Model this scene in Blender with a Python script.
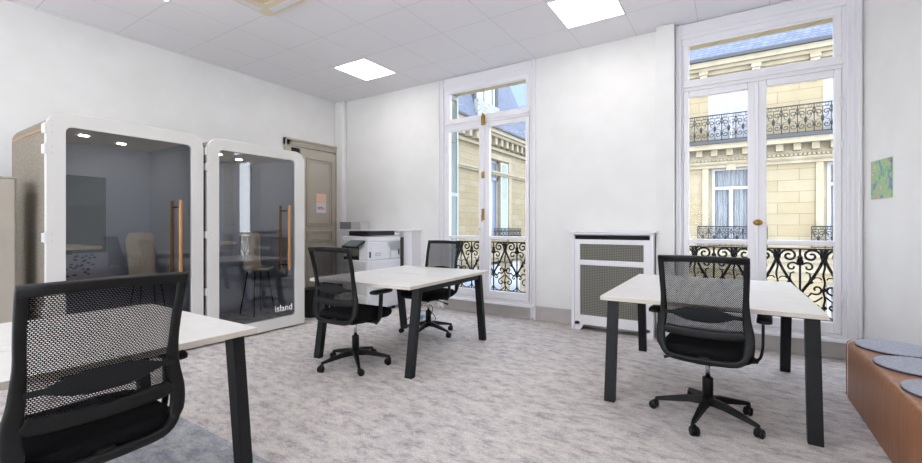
import bpy, bmesh, math, random
from math import sin, cos, pi, radians
from mathutils import Vector, Matrix
random.seed(7)
for o in list(bpy.data.objects): bpy.data.objects.remove(o, do_unlink=True)
S = bpy.context.scene
COL = S.collection

# ------------------------------------------------------------------ camera
cam = bpy.data.cameras.new('camera'); camo = bpy.data.objects.new('camera', cam); COL.objects.link(camo)
camo.location = (0, 0, 1.22); camo.rotation_euler = (pi/2, 0, 0.5710)
cam.sensor_width = 36; cam.lens = 422.02/922*36; cam.shift_y = -5.5/922; cam.clip_start = .02; cam.clip_end = 300
S.camera = camo
# ------------------------------------------------------------------ world, exposure
w = bpy.data.worlds.new('sky'); S.world = w; w.use_nodes = True
wn = w.node_tree; bg = wn.nodes['Background']
tc = wn.nodes.new('ShaderNodeTexCoord'); sx = wn.nodes.new('ShaderNodeSeparateXYZ'); rp = wn.nodes.new('ShaderNodeValToRGB')
wn.links.new(tc.outputs['Generated'], sx.inputs[0]); wn.links.new(sx.outputs[2], rp.inputs[0]); wn.links.new(rp.outputs[0], bg.inputs[0])
rp.color_ramp.elements[0].color = (.92, .95, 1, 1); rp.color_ramp.elements[1].color = (.62, .76, 1, 1); rp.color_ramp.elements[0].position = .1
bg.inputs[1].default_value = 4.8
sun = bpy.data.lights.new('sun', 'SUN'); sun.energy = 1.6; sun.angle = radians(25); sun.color = (1, .95, .86)
suno = bpy.data.objects.new('sun', sun); COL.objects.link(suno); suno.rotation_euler = (radians(42), 0, radians(38)); suno.location = (0, -5, 20)
S.view_settings.view_transform = 'Standard'; S.view_settings.look = 'None'; S.view_settings.gamma = 1
S.view_settings.exposure = 0.42
try: S.view_settings.use_curve_mapping = False
except Exception: pass
LAMP_POWER = 6.5

# ------------------------------------------------------------------ materials
def srgb(r, g, b):
    f = lambda c: (c/255/12.92) if c/255 <= .04045 else ((c/255+.055)/1.055)**2.4
    return (f(r), f(g), f(b), 1)
def mat(name, col, rough=.6, metal=0, spec=.5):
    m = bpy.data.materials.new(name); m.use_nodes = True; b = m.node_tree.nodes['Principled BSDF']
    b.inputs['Base Color'].default_value = col; b.inputs['Roughness'].default_value = rough; b.inputs['Metallic'].default_value = metal
    b.inputs['Specular IOR Level'].default_value = spec
    return m
def nodes(m): return m.node_tree, m.node_tree.nodes['Principled BSDF']
def add_noise(m, c1, c2, scale=20, detail=6, stretch=(1,1,1), lo=.35, hi=.65, bump=0, rough=.6, coord='Object', bscale=None):
    nt, b = nodes(m); N = nt.nodes.new; L = nt.links.new
    t = N('ShaderNodeTexCoord'); mp = N('ShaderNodeMapping'); mp.inputs['Scale'].default_value = stretch
    n = N('ShaderNodeTexNoise'); n.inputs['Scale'].default_value = scale; n.inputs['Detail'].default_value = detail; n.inputs['Roughness'].default_value = rough
    r = N('ShaderNodeValToRGB'); r.color_ramp.elements[0].position = lo; r.color_ramp.elements[1].position = hi
    r.color_ramp.elements[0].color = c1; r.color_ramp.elements[1].color = c2
    L(t.outputs[coord], mp.inputs[0]); L(mp.outputs[0], n.inputs['Vector']); L(n.outputs[0], r.inputs[0]); L(r.outputs[0], b.inputs['Base Color'])
    if bump:
        bp = N('ShaderNodeBump'); bp.inputs['Strength'].default_value = bump; bp.inputs['Distance'].default_value = .004
        src = n
        if bscale:
            src = N('ShaderNodeTexNoise'); src.inputs['Scale'].default_value = bscale; L(t.outputs[coord], src.inputs['Vector'])
        L(src.outputs[0], bp.inputs['Height']); L(bp.outputs[0], b.inputs['Normal'])
    return m
M = {}
M['plaster'] = add_noise(mat('plaster', (1,1,1,1), .75), srgb(236,235,233), srgb(240,239,238), 3, 3, bump=.03, bscale=160)
M['white_paint'] = add_noise(mat('white_paint', (1,1,1,1), .35), srgb(241,239,243), srgb(242,240,244), 2, 1)
M['taupe_paint'] = add_noise(mat('taupe_paint', (1,1,1,1), .5), srgb(186,178,165), srgb(192,184,171), 4, 3)
M['skirting'] = add_noise(mat('skirting', (1,1,1,1), .55), srgb(186,180,176), srgb(194,188,184), 6, 3)
M['black'] = add_noise(mat('black_plastic', (1,1,1,1), .46, spec=.3), srgb(14,15,16), srgb(19,20,21), 60, 2, bump=.05, bscale=500)
M['black_metal'] = add_noise(mat('black_metal', (1,1,1,1), .5, spec=.3), srgb(17,19,22), srgb(22,24,27), 30, 3)
M['black_fabric'] = add_noise(mat('black_fabric', (1,1,1,1), .95, spec=.15), srgb(14,14,15), srgb(24,24,26), 260, 2, bump=.3)
M['lumbar'] = add_noise(mat('charcoal_pad', (1,1,1,1), .9, spec=.2), srgb(30,31,33), srgb(40,41,43), 260, 2, bump=.2)
M['iron'] = mat('iron', srgb(26,27,30), .5, .3)
M['iron_far'] = mat('dark_iron', srgb(22,24,30), .6)
M['chrome'] = mat('chrome', srgb(200,200,200), .18, 1)
M['brass'] = add_noise(mat('brass', (1,1,1,1), .32, 1), srgb(150,120,66), srgb(176,146,86), 40, 3)
M['laminate'] = add_noise(mat('white_laminate', (1,1,1,1), .32), srgb(236,232,228), srgb(240,237,233), 8, 2)
M['ply_edge'] = add_noise(mat('ply_edge', (1,1,1,1), .6), srgb(206,196,182), srgb(218,209,197), 30, 3, (1,1,14))
M['booth_white'] = mat('booth_white', srgb(226,224,220), .42)
M['felt'] = add_noise(mat('grey_brown_felt', (1,1,1,1), .98, spec=.1), srgb(124,116,106), srgb(166,158,146), 55, 9, bump=.4, rough=.75, bscale=200)
M['felt_blue'] = add_noise(mat('grey_blue_felt', (1,1,1,1), .98, spec=.1), srgb(172,178,190), srgb(200,204,213), 40, 9, (1,1,4), bump=.3, rough=.75, bscale=200)
M['oak'] = add_noise(mat('oak', (1,1,1,1), .45), srgb(178,122,66), srgb(208,152,92), 14, 5, (6,6,.5))
M['pale_wood'] = add_noise(mat('pale_wood', (1,1,1,1), .45), srgb(232,210,178), srgb(242,222,194), 10, 4, (1,8,1))
M['leather'] = add_noise(mat('tan_leather', (1,1,1,1), .42), srgb(142,90,54), srgb(170,112,70), 5, 6, (10,10,.6), bump=.12, bscale=140)
M['felt_pad'] = add_noise(mat('grey_felt_pad', (1,1,1,1), .95, spec=.1), srgb(160,162,174), srgb(190,192,203), 70, 6, bump=.3)
M['pad_edge'] = mat('dark_pad_edge', srgb(60,62,74), .9)
M['cabinet'] = add_noise(mat('beige_metal', (1,1,1,1), .5), srgb(184,176,164), srgb(190,182,170), 5, 2)
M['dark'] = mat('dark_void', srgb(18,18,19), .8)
M['screen'] = mat('screen', srgb(96,106,110), .2)
M['printer_white'] = mat('printer_white', srgb(226,226,230), .45)
M['printer_grey'] = mat('printer_grey', srgb(198,196,194), .5)
M['paper'] = add_noise(mat('paper', (1,1,1,1), .8), srgb(196,196,198), srgb(232,232,232), 60, 3, (.3,.3,12))
M['paper_grey'] = add_noise(mat('paper_grey', (1,1,1,1), .8), srgb(120,122,128), srgb(176,178,182), 60, 3, (.3,.3,12))
M['lime'] = mat('white_lettering', srgb(245,245,245), .5)
M['bin'] = mat('bin_black', srgb(22,22,23), .5)
M['cable'] = mat('cable_black', srgb(34,34,38), .5)
M['cable_w'] = mat('cable_white', srgb(214,214,220), .5)
M['plug_blue'] = mat('plug_blue', srgb(110,180,215), .4)
M['dormer_grey'] = add_noise(mat('planter_grey', (1,1,1,1), .9), srgb(96,100,100), srgb(150,154,150), 12, 5)
M['zinc'] = mat('zinc', srgb(58,60,66), .8, 0)
M['shutter_green'] = mat('shutter_green', srgb(168,180,178), .6)
M['white_far'] = mat('far_white', srgb(148,150,156), .6)
M['curtain'] = add_noise(mat('curtain', (1,1,1,1), .9), srgb(112,116,124), srgb(160,162,168), 6, 3, (8,8,.3))
M['reveal_dark'] = mat('street_asphalt', srgb(120,122,128), .9)
M['hinge'] = mat('hinge_white', srgb(232,232,232), .35)

def stone(name, c1, c2, cm, bw, rh, ms=.008):
    m = mat(name, c1, .9, spec=.2); nt, b = nodes(m); N = nt.nodes.new; L = nt.links.new
    g = N('ShaderNodeNewGeometry'); s = N('ShaderNodeSeparateXYZ'); a = N('ShaderNodeMath'); a.operation = 'ADD'
    c = N('ShaderNodeCombineXYZ'); L(g.outputs['Position'], s.inputs[0]); L(s.outputs[0], a.inputs[0]); L(s.outputs[1], a.inputs[1])
    L(a.outputs[0], c.inputs[0]); L(s.outputs[2], c.inputs[1])
    br = N('ShaderNodeTexBrick'); br.inputs['Scale'].default_value = 1; br.inputs['Brick Width'].default_value = bw; br.inputs['Row Height'].default_value = rh
    br.inputs['Mortar Size'].default_value = ms; br.inputs['Color1'].default_value = c1; br.inputs['Color2'].default_value = c2; br.inputs['Mortar'].default_value = cm
    L(c.outputs[0], br.inputs['Vector'])
    n = N('ShaderNodeTexNoise'); n.inputs['Scale'].default_value = 2.2; n.inputs['Detail'].default_value = 8
    mx = N('ShaderNodeMixRGB'); mx.blend_type = 'MULTIPLY'; mx.inputs[0].default_value = .22
    L(g.outputs['Position'], n.inputs['Vector']); L(br.outputs[0], mx.inputs[1]); L(n.outputs[0], mx.inputs[2]); L(mx.outputs[0], b.inputs['Base Color'])
    return m
M['limestone'] = stone('limestone', srgb(144,136,117), srgb(137,126,103), srgb(104,91,70), 1.3, .42)
M['limestone_plain'] = add_noise(mat('limestone_moulding', (1,1,1,1), .9, spec=.2), srgb(135,127,109), srgb(148,141,125), 2.5, 7)
M['stone_tan'] = stone('stone_tan', srgb(214,196,160), srgb(202,182,144), srgb(130,110,80), .42, .25, .006)
M['slate'] = stone('slate', srgb(92,99,114), srgb(108,114,128), srgb(74,80,96), .24, .12, .012)

def glass_mat(name, tint, ior=1.5, refl=1.0, rough=0.0):
    m = bpy.data.materials.new(name); m.use_nodes = True; nt = m.node_tree; nt.nodes.clear(); N = nt.nodes.new; L = nt.links.new
    o = N('ShaderNodeOutputMaterial'); tr = N('ShaderNodeBsdfTransparent'); tr.inputs[0].default_value = tint
    gl = N('ShaderNodeBsdfGlossy'); gl.inputs['Roughness'].default_value = rough; fr = N('ShaderNodeFresnel'); fr.inputs[0].default_value = ior
    mu = N('ShaderNodeMath'); mu.operation = 'MULTIPLY'; mu.inputs[1].default_value = refl; mu.use_clamp = True
    mi = N('ShaderNodeMixShader'); L(fr.outputs[0], mu.inputs[0]); L(mu.outputs[0], mi.inputs[0]); L(tr.outputs[0], mi.inputs[1]); L(gl.outputs[0], mi.inputs[2]); L(mi.outputs[0], o.inputs[0])
    return m
M['glass'] = glass_mat('window_glass', (.97, .98, .98, 1), 1.45, .05)
M['booth_glass'] = glass_mat('tinted_glass', (.88, .90, .93, 1), 1.5, 1.6)
M['far_glass'] = mat('far_window_glass', srgb(120,132,150), .12)

def mesh_fabric(name, col, bw, rh, ms):
    m = mat(name, col, .8, spec=.2); nt, b = nodes(m); N = nt.nodes.new; L = nt.links.new
    t = N('ShaderNodeTexCoord'); s = N('ShaderNodeSeparateXYZ'); c = N('ShaderNodeCombineXYZ')
    L(t.outputs['Object'], s.inputs[0]); L(s.outputs[0], c.inputs[0]); L(s.outputs[2], c.inputs[1])
    br = N('ShaderNodeTexBrick'); br.inputs['Scale'].default_value = 1; br.inputs['Brick Width'].default_value = bw; br.inputs['Row Height'].default_value = rh
    br.inputs['Mortar Size'].default_value = ms; br.inputs['Mortar Smooth'].default_value = .15
    L(c.outputs[0], br.inputs['Vector']); L(br.outputs['Fac'], b.inputs['Alpha'])
    return m
M['mesh'] = mesh_fabric('black_mesh', srgb(16,17,20), .0092, .0064, .00185)

def emis(name, col, s):
    m = bpy.data.materials.new(name); m.use_nodes = True; b = m.node_tree.nodes['Principled BSDF']
    b.inputs['Base Color'].default_value = (.8,.8,.8,1); b.inputs['Emission Color'].default_value = col; b.inputs['Emission Strength'].default_value = s
    return m
M['lamp'] = emis('lamp_diffuser', (1, .97, .94, 1), LAMP_POWER)
M['downlight'] = emis('downlight', (1, .95, .88, 1), 28)

# ceiling: tile grid as fine grooves
def ceiling_mat():
    m = mat('ceiling_tiles', srgb(236,234,237), .85, spec=.2); nt, b = nodes(m); N = nt.nodes.new; L = nt.links.new
    g = N('ShaderNodeNewGeometry'); s = N('ShaderNodeSeparateXYZ'); L(g.outputs['Position'], s.inputs[0])
    def line(sock, off, per):
        a = N('ShaderNodeMath'); a.operation = 'SUBTRACT'; a.inputs[1].default_value = off; L(sock, a.inputs[0])
        p = N('ShaderNodeMath'); p.operation = 'PINGPONG'; p.inputs[1].default_value = per/2; L(a.outputs[0], p.inputs[0])
        l = N('ShaderNodeMath'); l.operation = 'LESS_THAN'; l.inputs[1].default_value = .0022; L(p.outputs[0], l.inputs[0]); return l
    a = line(s.outputs[0], -1.524, .61); c = line(s.outputs[1], 4.53, .656)
    mxm = N('ShaderNodeMath'); mxm.operation = 'MAXIMUM'; L(a.outputs[0], mxm.inputs[0]); L(c.outputs[0], mxm.inputs[1])
    mx = N('ShaderNodeMixRGB'); mx.inputs[1].default_value = srgb(236,234,237); mx.inputs[2].default_value = srgb(196,194,197)
    L(mxm.outputs[0], mx.inputs[0]); L(mx.outputs[0], b.inputs['Base Color'])
    return m
M['ceiling'] = ceiling_mat()
def carpet_mat(name, dark, mid, light, rot=0.25):
    m = mat(name, mid, 1, spec=.05); nt, b = nodes(m); N = nt.nodes.new; L = nt.links.new
    g = N('ShaderNodeNewGeometry')
    def noise(sc, st, det=5, ro=.6, r=0):
        mp = N('ShaderNodeMapping'); mp.inputs['Scale'].default_value = st; mp.inputs['Rotation'].default_value = (0,0,r); L(g.outputs['Position'], mp.inputs[0])
        n = N('ShaderNodeTexNoise'); n.inputs['Scale'].default_value = sc; n.inputs['Detail'].default_value = det; n.inputs['Roughness'].default_value = ro
        L(mp.outputs[0], n.inputs['Vector']); return n
    n1 = noise(7.5, (1, 1.9, 1), 14, .80, rot); r1 = N('ShaderNodeValToRGB'); L(n1.outputs[0], r1.inputs[0])
    e = r1.color_ramp.elements; e[0].position = .38; e[0].color = dark; e[1].position = .60; e[1].color = light
    k = e.new(.49); k.color = mid
    n2 = noise(110, (1,1,1), 2, .7); r2 = N('ShaderNodeValToRGB'); L(n2.outputs[0], r2.inputs[0])
    r2.color_ramp.elements[0].color = (.62,.62,.62,1); r2.color_ramp.elements[0].position = .3; r2.color_ramp.elements[1].position = .6
    mx = N('ShaderNodeMixRGB'); mx.blend_type = 'MULTIPLY'; mx.inputs[0].default_value = .75; L(r1.outputs[0], mx.inputs[1]); L(r2.outputs[0], mx.inputs[2])
    n3 = noise(1.1, (1,1,1), 2); r3 = N('ShaderNodeValToRGB'); L(n3.outputs[0], r3.inputs[0])
    r3.color_ramp.elements[0].color = (.9,.9,.92,1); r3.color_ramp.elements[0].position = .4; r3.color_ramp.elements[1].position = .6
    m3 = N('ShaderNodeMixRGB'); m3.blend_type = 'MULTIPLY'; m3.inputs[0].default_value = .8; L(mx.outputs[0], m3.inputs[1]); L(r3.outputs[0], m3.inputs[2])
    L(m3.outputs[0], b.inputs['Base Color'])
    bp = N('ShaderNodeBump'); bp.inputs['Strength'].default_value = .35; bp.inputs['Distance'].default_value = .004; L(n2.outputs[0], bp.inputs['Height']); L(bp.outputs[0], b.inputs['Normal'])
    return m
M['carpet'] = carpet_mat('grey_carpet', srgb(176,164,168), srgb(220,212,208), srgb(240,233,225))
M['carpet_blue'] = carpet_mat('blue_grey_carpet', srgb(146,148,157), srgb(180,181,186), srgb(206,206,208))
def weave_mat():
    m = mat('woven_cane', srgb(110,108,98), .8); nt, b = nodes(m); N = nt.nodes.new; L = nt.links.new
    t = N('ShaderNodeTexCoord'); mp = N('ShaderNodeMapping'); mp.inputs['Rotation'].default_value = (0, radians(45), 0); L(t.outputs['Object'], mp.inputs[0])
    ck = N('ShaderNodeTexChecker'); ck.inputs['Scale'].default_value = 75; ck.inputs[1].default_value = srgb(138,136,126); ck.inputs[2].default_value = srgb(88,87,80)
    L(mp.outputs[0], ck.inputs[0]); L(ck.outputs[0], b.inputs['Base Color']); return m
M['weave'] = weave_mat()
def picture_mat():
    m = mat('picture_print', (1,1,1,1), .5); nt, b = nodes(m); N = nt.nodes.new; L = nt.links.new
    t = N('ShaderNodeTexCoord'); n = N('ShaderNodeTexNoise'); n.inputs['Scale'].default_value = 13; n.inputs['Detail'].default_value = 5; n.inputs['Distortion'].default_value = 1.2
    L(t.outputs['Object'], n.inputs['Vector']); r = N('ShaderNodeValToRGB'); L(n.outputs[0], r.inputs[0]); e = r.color_ramp.elements
    e[0].position = .38; e[0].color = srgb(128,136,186); e[1].position = .7; e[1].color = srgb(214,206,196)
    for p, c in ((.43, srgb(140,186,130)), (.5, srgb(160,204,140)), (.56, srgb(170,190,150)), (.61, srgb(196,150,140))):
        k = e.new(p); k.color = c
    L(r.outputs[0], b.inputs['Base Color']); return m
M['picture'] = picture_mat()

# ------------------------------------------------------------------ mesh helpers
def obj(name, bm, m, parent=None, smooth=False, bevel=0, seg=2, recalc=True):
    me = bpy.data.meshes.new(name)
    if recalc: bmesh.ops.recalc_face_normals(bm, faces=bm.faces)
    bm.to_mesh(me); bm.free()
    o = bpy.data.objects.new(name, me); COL.objects.link(o)
    for mm in (m if isinstance(m, (list, tuple)) else [m]): me.materials.append(M[mm] if isinstance(mm, str) else mm)
    if smooth:
        for p in me.polygons: p.use_smooth = True
    if bevel:
        b = o.modifiers.new('bevel', 'BEVEL'); b.width = bevel; b.segments = seg; b.limit_method = 'ANGLE'; b.angle_limit = radians(40)
    if parent: o.parent = parent
    return o
def obj_split(name, bm, m, parent=None, smooth=False, **k):
    me_ = bpy.data.meshes.new('tmp'); bm.verts.index_update(); par = list(range(len(bm.verts)))
    def find(a):
        while par[a] != a: par[a] = par[par[a]]; a = par[a]
        return a
    for f in bm.faces:
        v0 = find(f.verts[0].index)
        for v in f.verts: par[find(v.index)] = v0
    groups = {}
    for f in bm.faces: groups.setdefault(find(f.verts[0].index), []).append([v.co.copy() for v in f.verts])
    bm.free(); out = []
    for g_ in groups.values():
        nb = bmesh.new(); mp = {}
        for f in g_:
            vs = []
            for co in f:
                key = (round(co.x,6), round(co.y,6), round(co.z,6))
                if key not in mp: mp[key] = nb.verts.new(co)
                vs.append(mp[key])
            try: nb.faces.new(vs)
            except ValueError: pass
        out.append(obj(name, nb, m, parent, smooth, **k))
    bpy.data.meshes.remove(me_); return out
def tag(o, label, cat, group=None):
    o['label'] = label; o['category'] = cat
    if group: o['group'] = group
    return o
def thing(name, label, cat, loc=(0,0,0), rz=0, group=None):
    o = bpy.data.objects.new(name, None); COL.objects.link(o); o.location = loc; o.rotation_euler = (0,0,rz); o.empty_display_size = .1
    return tag(o, label, cat, group)
def struct(o): o['kind'] = 'structure'; return o
def copy_tree(o, parent=None):
    c = o.copy(); COL.objects.link(c)
    if parent: c.parent = parent
    for ch in list(o.children): copy_tree(ch, c)
    return c
def NB(): return bmesh.new()
def box(bm, x0, x1, y0, y1, z0, z1, mx=None, mi=0):
    vs = [bm.verts.new(Vector(p) if mx is None else mx @ Vector(p)) for p in
          ((x0,y0,z0),(x1,y0,z0),(x1,y1,z0),(x0,y1,z0),(x0,y0,z1),(x1,y0,z1),(x1,y1,z1),(x0,y1,z1))]
    for f in ((0,3,2,1),(4,5,6,7),(0,1,5,4),(1,2,6,5),(2,3,7,6),(3,0,4,7)):
        fc = bm.faces.new([vs[i] for i in f]); fc.material_index = mi
    return vs
def B(*a): bm = NB(); box(bm, *a); return bm
def boxes(*bs):
    bm = NB()
    for b in bs: box(bm, *b)
    return bm
def loft(bm, rings, cap=True, closed=False):
    R = [[bm.verts.new(p) for p in r] for r in rings]; n = len(R[0])
    rng = range(len(R)) if closed else range(len(R)-1)
    for i in rng:
        a, b = R[i], R[(i+1) % len(R)]
        for j in range(n): bm.faces.new((a[j], a[(j+1)%n], b[(j+1)%n], b[j]))
    if cap and not closed:
        bm.faces.new(R[0][::-1]); bm.faces.new(R[-1])
def tube(bm, pts, r, n=6, closed=False, cap=True):
    pts = [Vector(p) for p in pts]; rings = []; N0 = None; m = len(pts)
    for i, p in enumerate(pts):
        if closed: T = pts[(i+1)%m]-pts[i-1]
        else: T = pts[min(i+1,m-1)]-pts[max(i-1,0)]
        T.normalize()
        if N0 is None: N0 = T.orthogonal().normalized()
        else:
            N0 = N0 - T*N0.dot(T)
            N0 = N0.normalized() if N0.length > 1e-6 else T.orthogonal().normalized()
        Bv = T.cross(N0); rr = r[i] if isinstance(r, (list, tuple)) else r
        rings.append([p + (N0*cos(2*pi*k/n) + Bv*sin(2*pi*k/n))*rr for k in range(n)])
    loft(bm, rings, cap, closed)
def sweep(bm, pts, ws, ds, up, n=12, e=.5, closed=False):
    """flat oval section: ws along the in-plane side, ds along `up`"""
    pts = [Vector(p) for p in pts]; m = len(pts); rings = []
    for i, p in enumerate(pts):
        T = (pts[(i+1)%m]-pts[i-1]) if closed else (pts[min(i+1,m-1)]-pts[max(i-1,0)])
        T.normalize(); U = Vector(up[i] if isinstance(up, list) else up); U = (U - T*U.dot(T)).normalized(); Sd = T.cross(U)
        W = ws[i] if isinstance(ws, (list,tuple)) else ws; D = ds[i] if isinstance(ds, (list,tuple)) else ds
        ring = []
        for k in range(n):
            a = 2*pi*(k+.5)/n; c, s_ = cos(a), sin(a)
            ring.append(p + Sd*(W/2*math.copysign(abs(c)**e, c)) + U*(D/2*math.copysign(abs(s_)**e, s_)))
        rings.append(ring)
    loft(bm, rings, True, closed)
def lathe(bm, prof, n=20, c=(0,0,0), mx=None):
    rings = []
    for r, z in prof:
        ring = [Vector((c[0]+r*cos(2*pi*k/n), c[1]+r*sin(2*pi*k/n), c[2]+z)) for k in range(n)]
        if mx is not None: ring = [mx @ p for p in ring]
        rings.append(ring)
    loft(bm, rings)
def rrect(x0, x1, z0, z1, r, n=8, rb=None):
    out = []; q = r if rb is None else rb
    for cx, cz, a0, r in ((x1-r, z1-r, 0, r), (x0+r, z1-r, pi/2, r), (x0+q, z0+q, pi, q), (x1-q, z0+q, 1.5*pi, q)):
        for k in range(n+1):
            a = a0 + pi/2*k/n; out.append((cx+r*cos(a), cz+r*sin(a)))
    return out
def ring_prism(bm, outer, inner, f0, f1):
    """outer, inner: same-length 2-D loops; f0, f1 map 2-D to 3-D front/back"""
    n = len(outer); A = [bm.verts.new(f0(*p)) for p in outer]; Bq = [bm.verts.new(f0(*p)) for p in inner]
    C = [bm.verts.new(f1(*p)) for p in outer]; D = [bm.verts.new(f1(*p)) for p in inner]
    for i in range(n):
        j = (i+1) % n
        bm.faces.new((A[i],A[j],Bq[j],Bq[i])); bm.faces.new((C[i],D[i],D[j],C[j])); bm.faces.new((A[i],C[i],C[j],A[j])); bm.faces.new((Bq[i],Bq[j],D[j],D[i]))
def prism(bm, loop, f0, f1):
    A = [bm.verts.new(f0(*p)) for p in loop]; C = [bm.verts.new(f1(*p)) for p in loop]; n = len(loop)
    bm.faces.new(A); bm.faces.new(C[::-1])
    for i in range(n): j = (i+1) % n; bm.faces.new((A[i],C[i],C[j],A[j]))
def smoothpath(pts, k=6):
    P = [Vector(p) for p in pts]; out = []
    for i in range(len(P)-1):
        p0, p1, p2, p3 = P[max(i-1,0)], P[i], P[i+1], P[min(i+2,len(P)-1)]
        for j in range(k):
            t = j/k; out.append(.5*((2*p1)+(-p0+p2)*t+(2*p0-5*p1+4*p2-p3)*t*t+(-p0+3*p1-3*p2+p3)*t**3))
    out.append(P[-1]); return out

# ------------------------------------------------------------------ room shell
YW, XL, H = 5.136, -5.876, 3.39
YB = -2.6                                    # wall behind the camera
A0 = radians(10); RX0, RY0 = .99, YW         # right wall opens outwards by ten degrees
def rw_pt(k, z, off=0): return Vector((RX0 + k*sin(A0) - off*cos(A0), RY0 - k*cos(A0) - off*sin(A0), z))
KB = (YW-YB)/cos(A0); RXB = RX0+KB*sin(A0)
bm = NB(); prism(bm, [(XL-.1,YB-.1),(RXB+.2,YB-.1),(RX0+.1,YW+.06),(XL-.1,YW+.06)], lambda x,y:(x,y,0), lambda x,y:(x,y,-.12))
struct(obj('floor', bm, 'carpet'))
bm = NB(); prism(bm, [(XL-.1,YB-.1),(RXB+.2,YB-.1),(RX0+.1,YW+.06),(XL-.1,YW+.06)], lambda x,y:(x,y,H), lambda x,y:(x,y,H+.12))
struct(obj('ceiling', bm, 'ceiling'))
struct(obj('wall_left', B(XL-.12, XL, YB-.1, YW+.06, 0, H), 'plaster'))
bm = NB(); rxs = [XL-.1, -5.5, -3.9, -3.3, -1.7, -1.1, .5, RXB+.2]
for i_ in range(0, 7, 2): box(bm, rxs[i_], rxs[i_+1], YB-.12, YB, 0, H)
for i_ in (1, 3, 5): box(bm, rxs[i_], rxs[i_+1], YB-.12, YB, 0, .35); box(bm, rxs[i_], rxs[i_+1], YB-.12, YB, 3.1, H)  # rear openings added to let in extra daylight
struct(obj('wall_rear', bm, 'plaster'))
bm = NB(); prism(bm, [tuple(rw_pt(0,0)[:2]), tuple(rw_pt(KB,0)[:2]), tuple(rw_pt(KB,0,-.12)[:2]), tuple(rw_pt(0,0,-.12)[:2])], lambda x,y:(x,y,0), lambda x,y:(x,y,H))
struct(obj('wall_right', bm, 'plaster'))
OP = [(-3.60, -2.20), (-.47, .885)]; OZ0, OZ1 = .17, 3.24
def pierced(y0, y1, x0, x1, z0, z1, OZ1=OZ1):
    xs = [x0, OP[0][0], OP[0][1], OP[1][0], OP[1][1], x1]; bm = NB()
    for i in (0, 2, 4): box(bm, xs[i], xs[i+1], y0, y1, z0, z1)
    for a, b in OP: box(bm, a, b, y0, y1, z0, OZ0); box(bm, a, b, y0, y1, OZ1, z1)
    return bm
struct(obj('wall_back', pierced(YW, YW+.06, XL-.1, RX0+.12, 0, H), 'plaster'))
struct(obj('wall_back_outer', pierced(YW+.06, YW+.33, XL-3, RX0+3, -.5, H+.3, 3.222), 'stone_tan'))
# columns
struct(obj('trim_1', B(-.70, -.52, 5.02, YW, 0, H), 'plaster', bevel=.004))
struct(obj('trim_2', B(XL, -5.67, 5.03, YW, 0, H), 'plaster', bevel=.03, seg=4))
# skirting: back wall pieces
def skirt(name, a, b):
    bm = boxes((a, b, YW-.018, YW, 0, .165), (a, b, YW-.026, YW, .165, .185), (a, b, YW-.024, YW, 0, .03))
    return struct(obj(name, bm, 'skirting', bevel=.003))
skirt('baseboard_back', -5.67, -.70)
skirt('baseboard_back_right', -.52, .99)
struct(obj('baseboard_left', boxes((XL, XL+.02, YB, 3.98, 0, .17),(XL, XL+.026, YB, 3.98, .17, .19)), 'skirting'))
bm = NB(); prism(bm, [tuple(rw_pt(0.02,0)[:2]), tuple(rw_pt(KB,0)[:2]), tuple(rw_pt(KB,0,.02)[:2]), tuple(rw_pt(0.02,0,.02)[:2])], lambda x,y:(x,y,0), lambda x,y:(x,y,.18))
struct(obj('baseboard_right', bm, 'skirting'))

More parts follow.
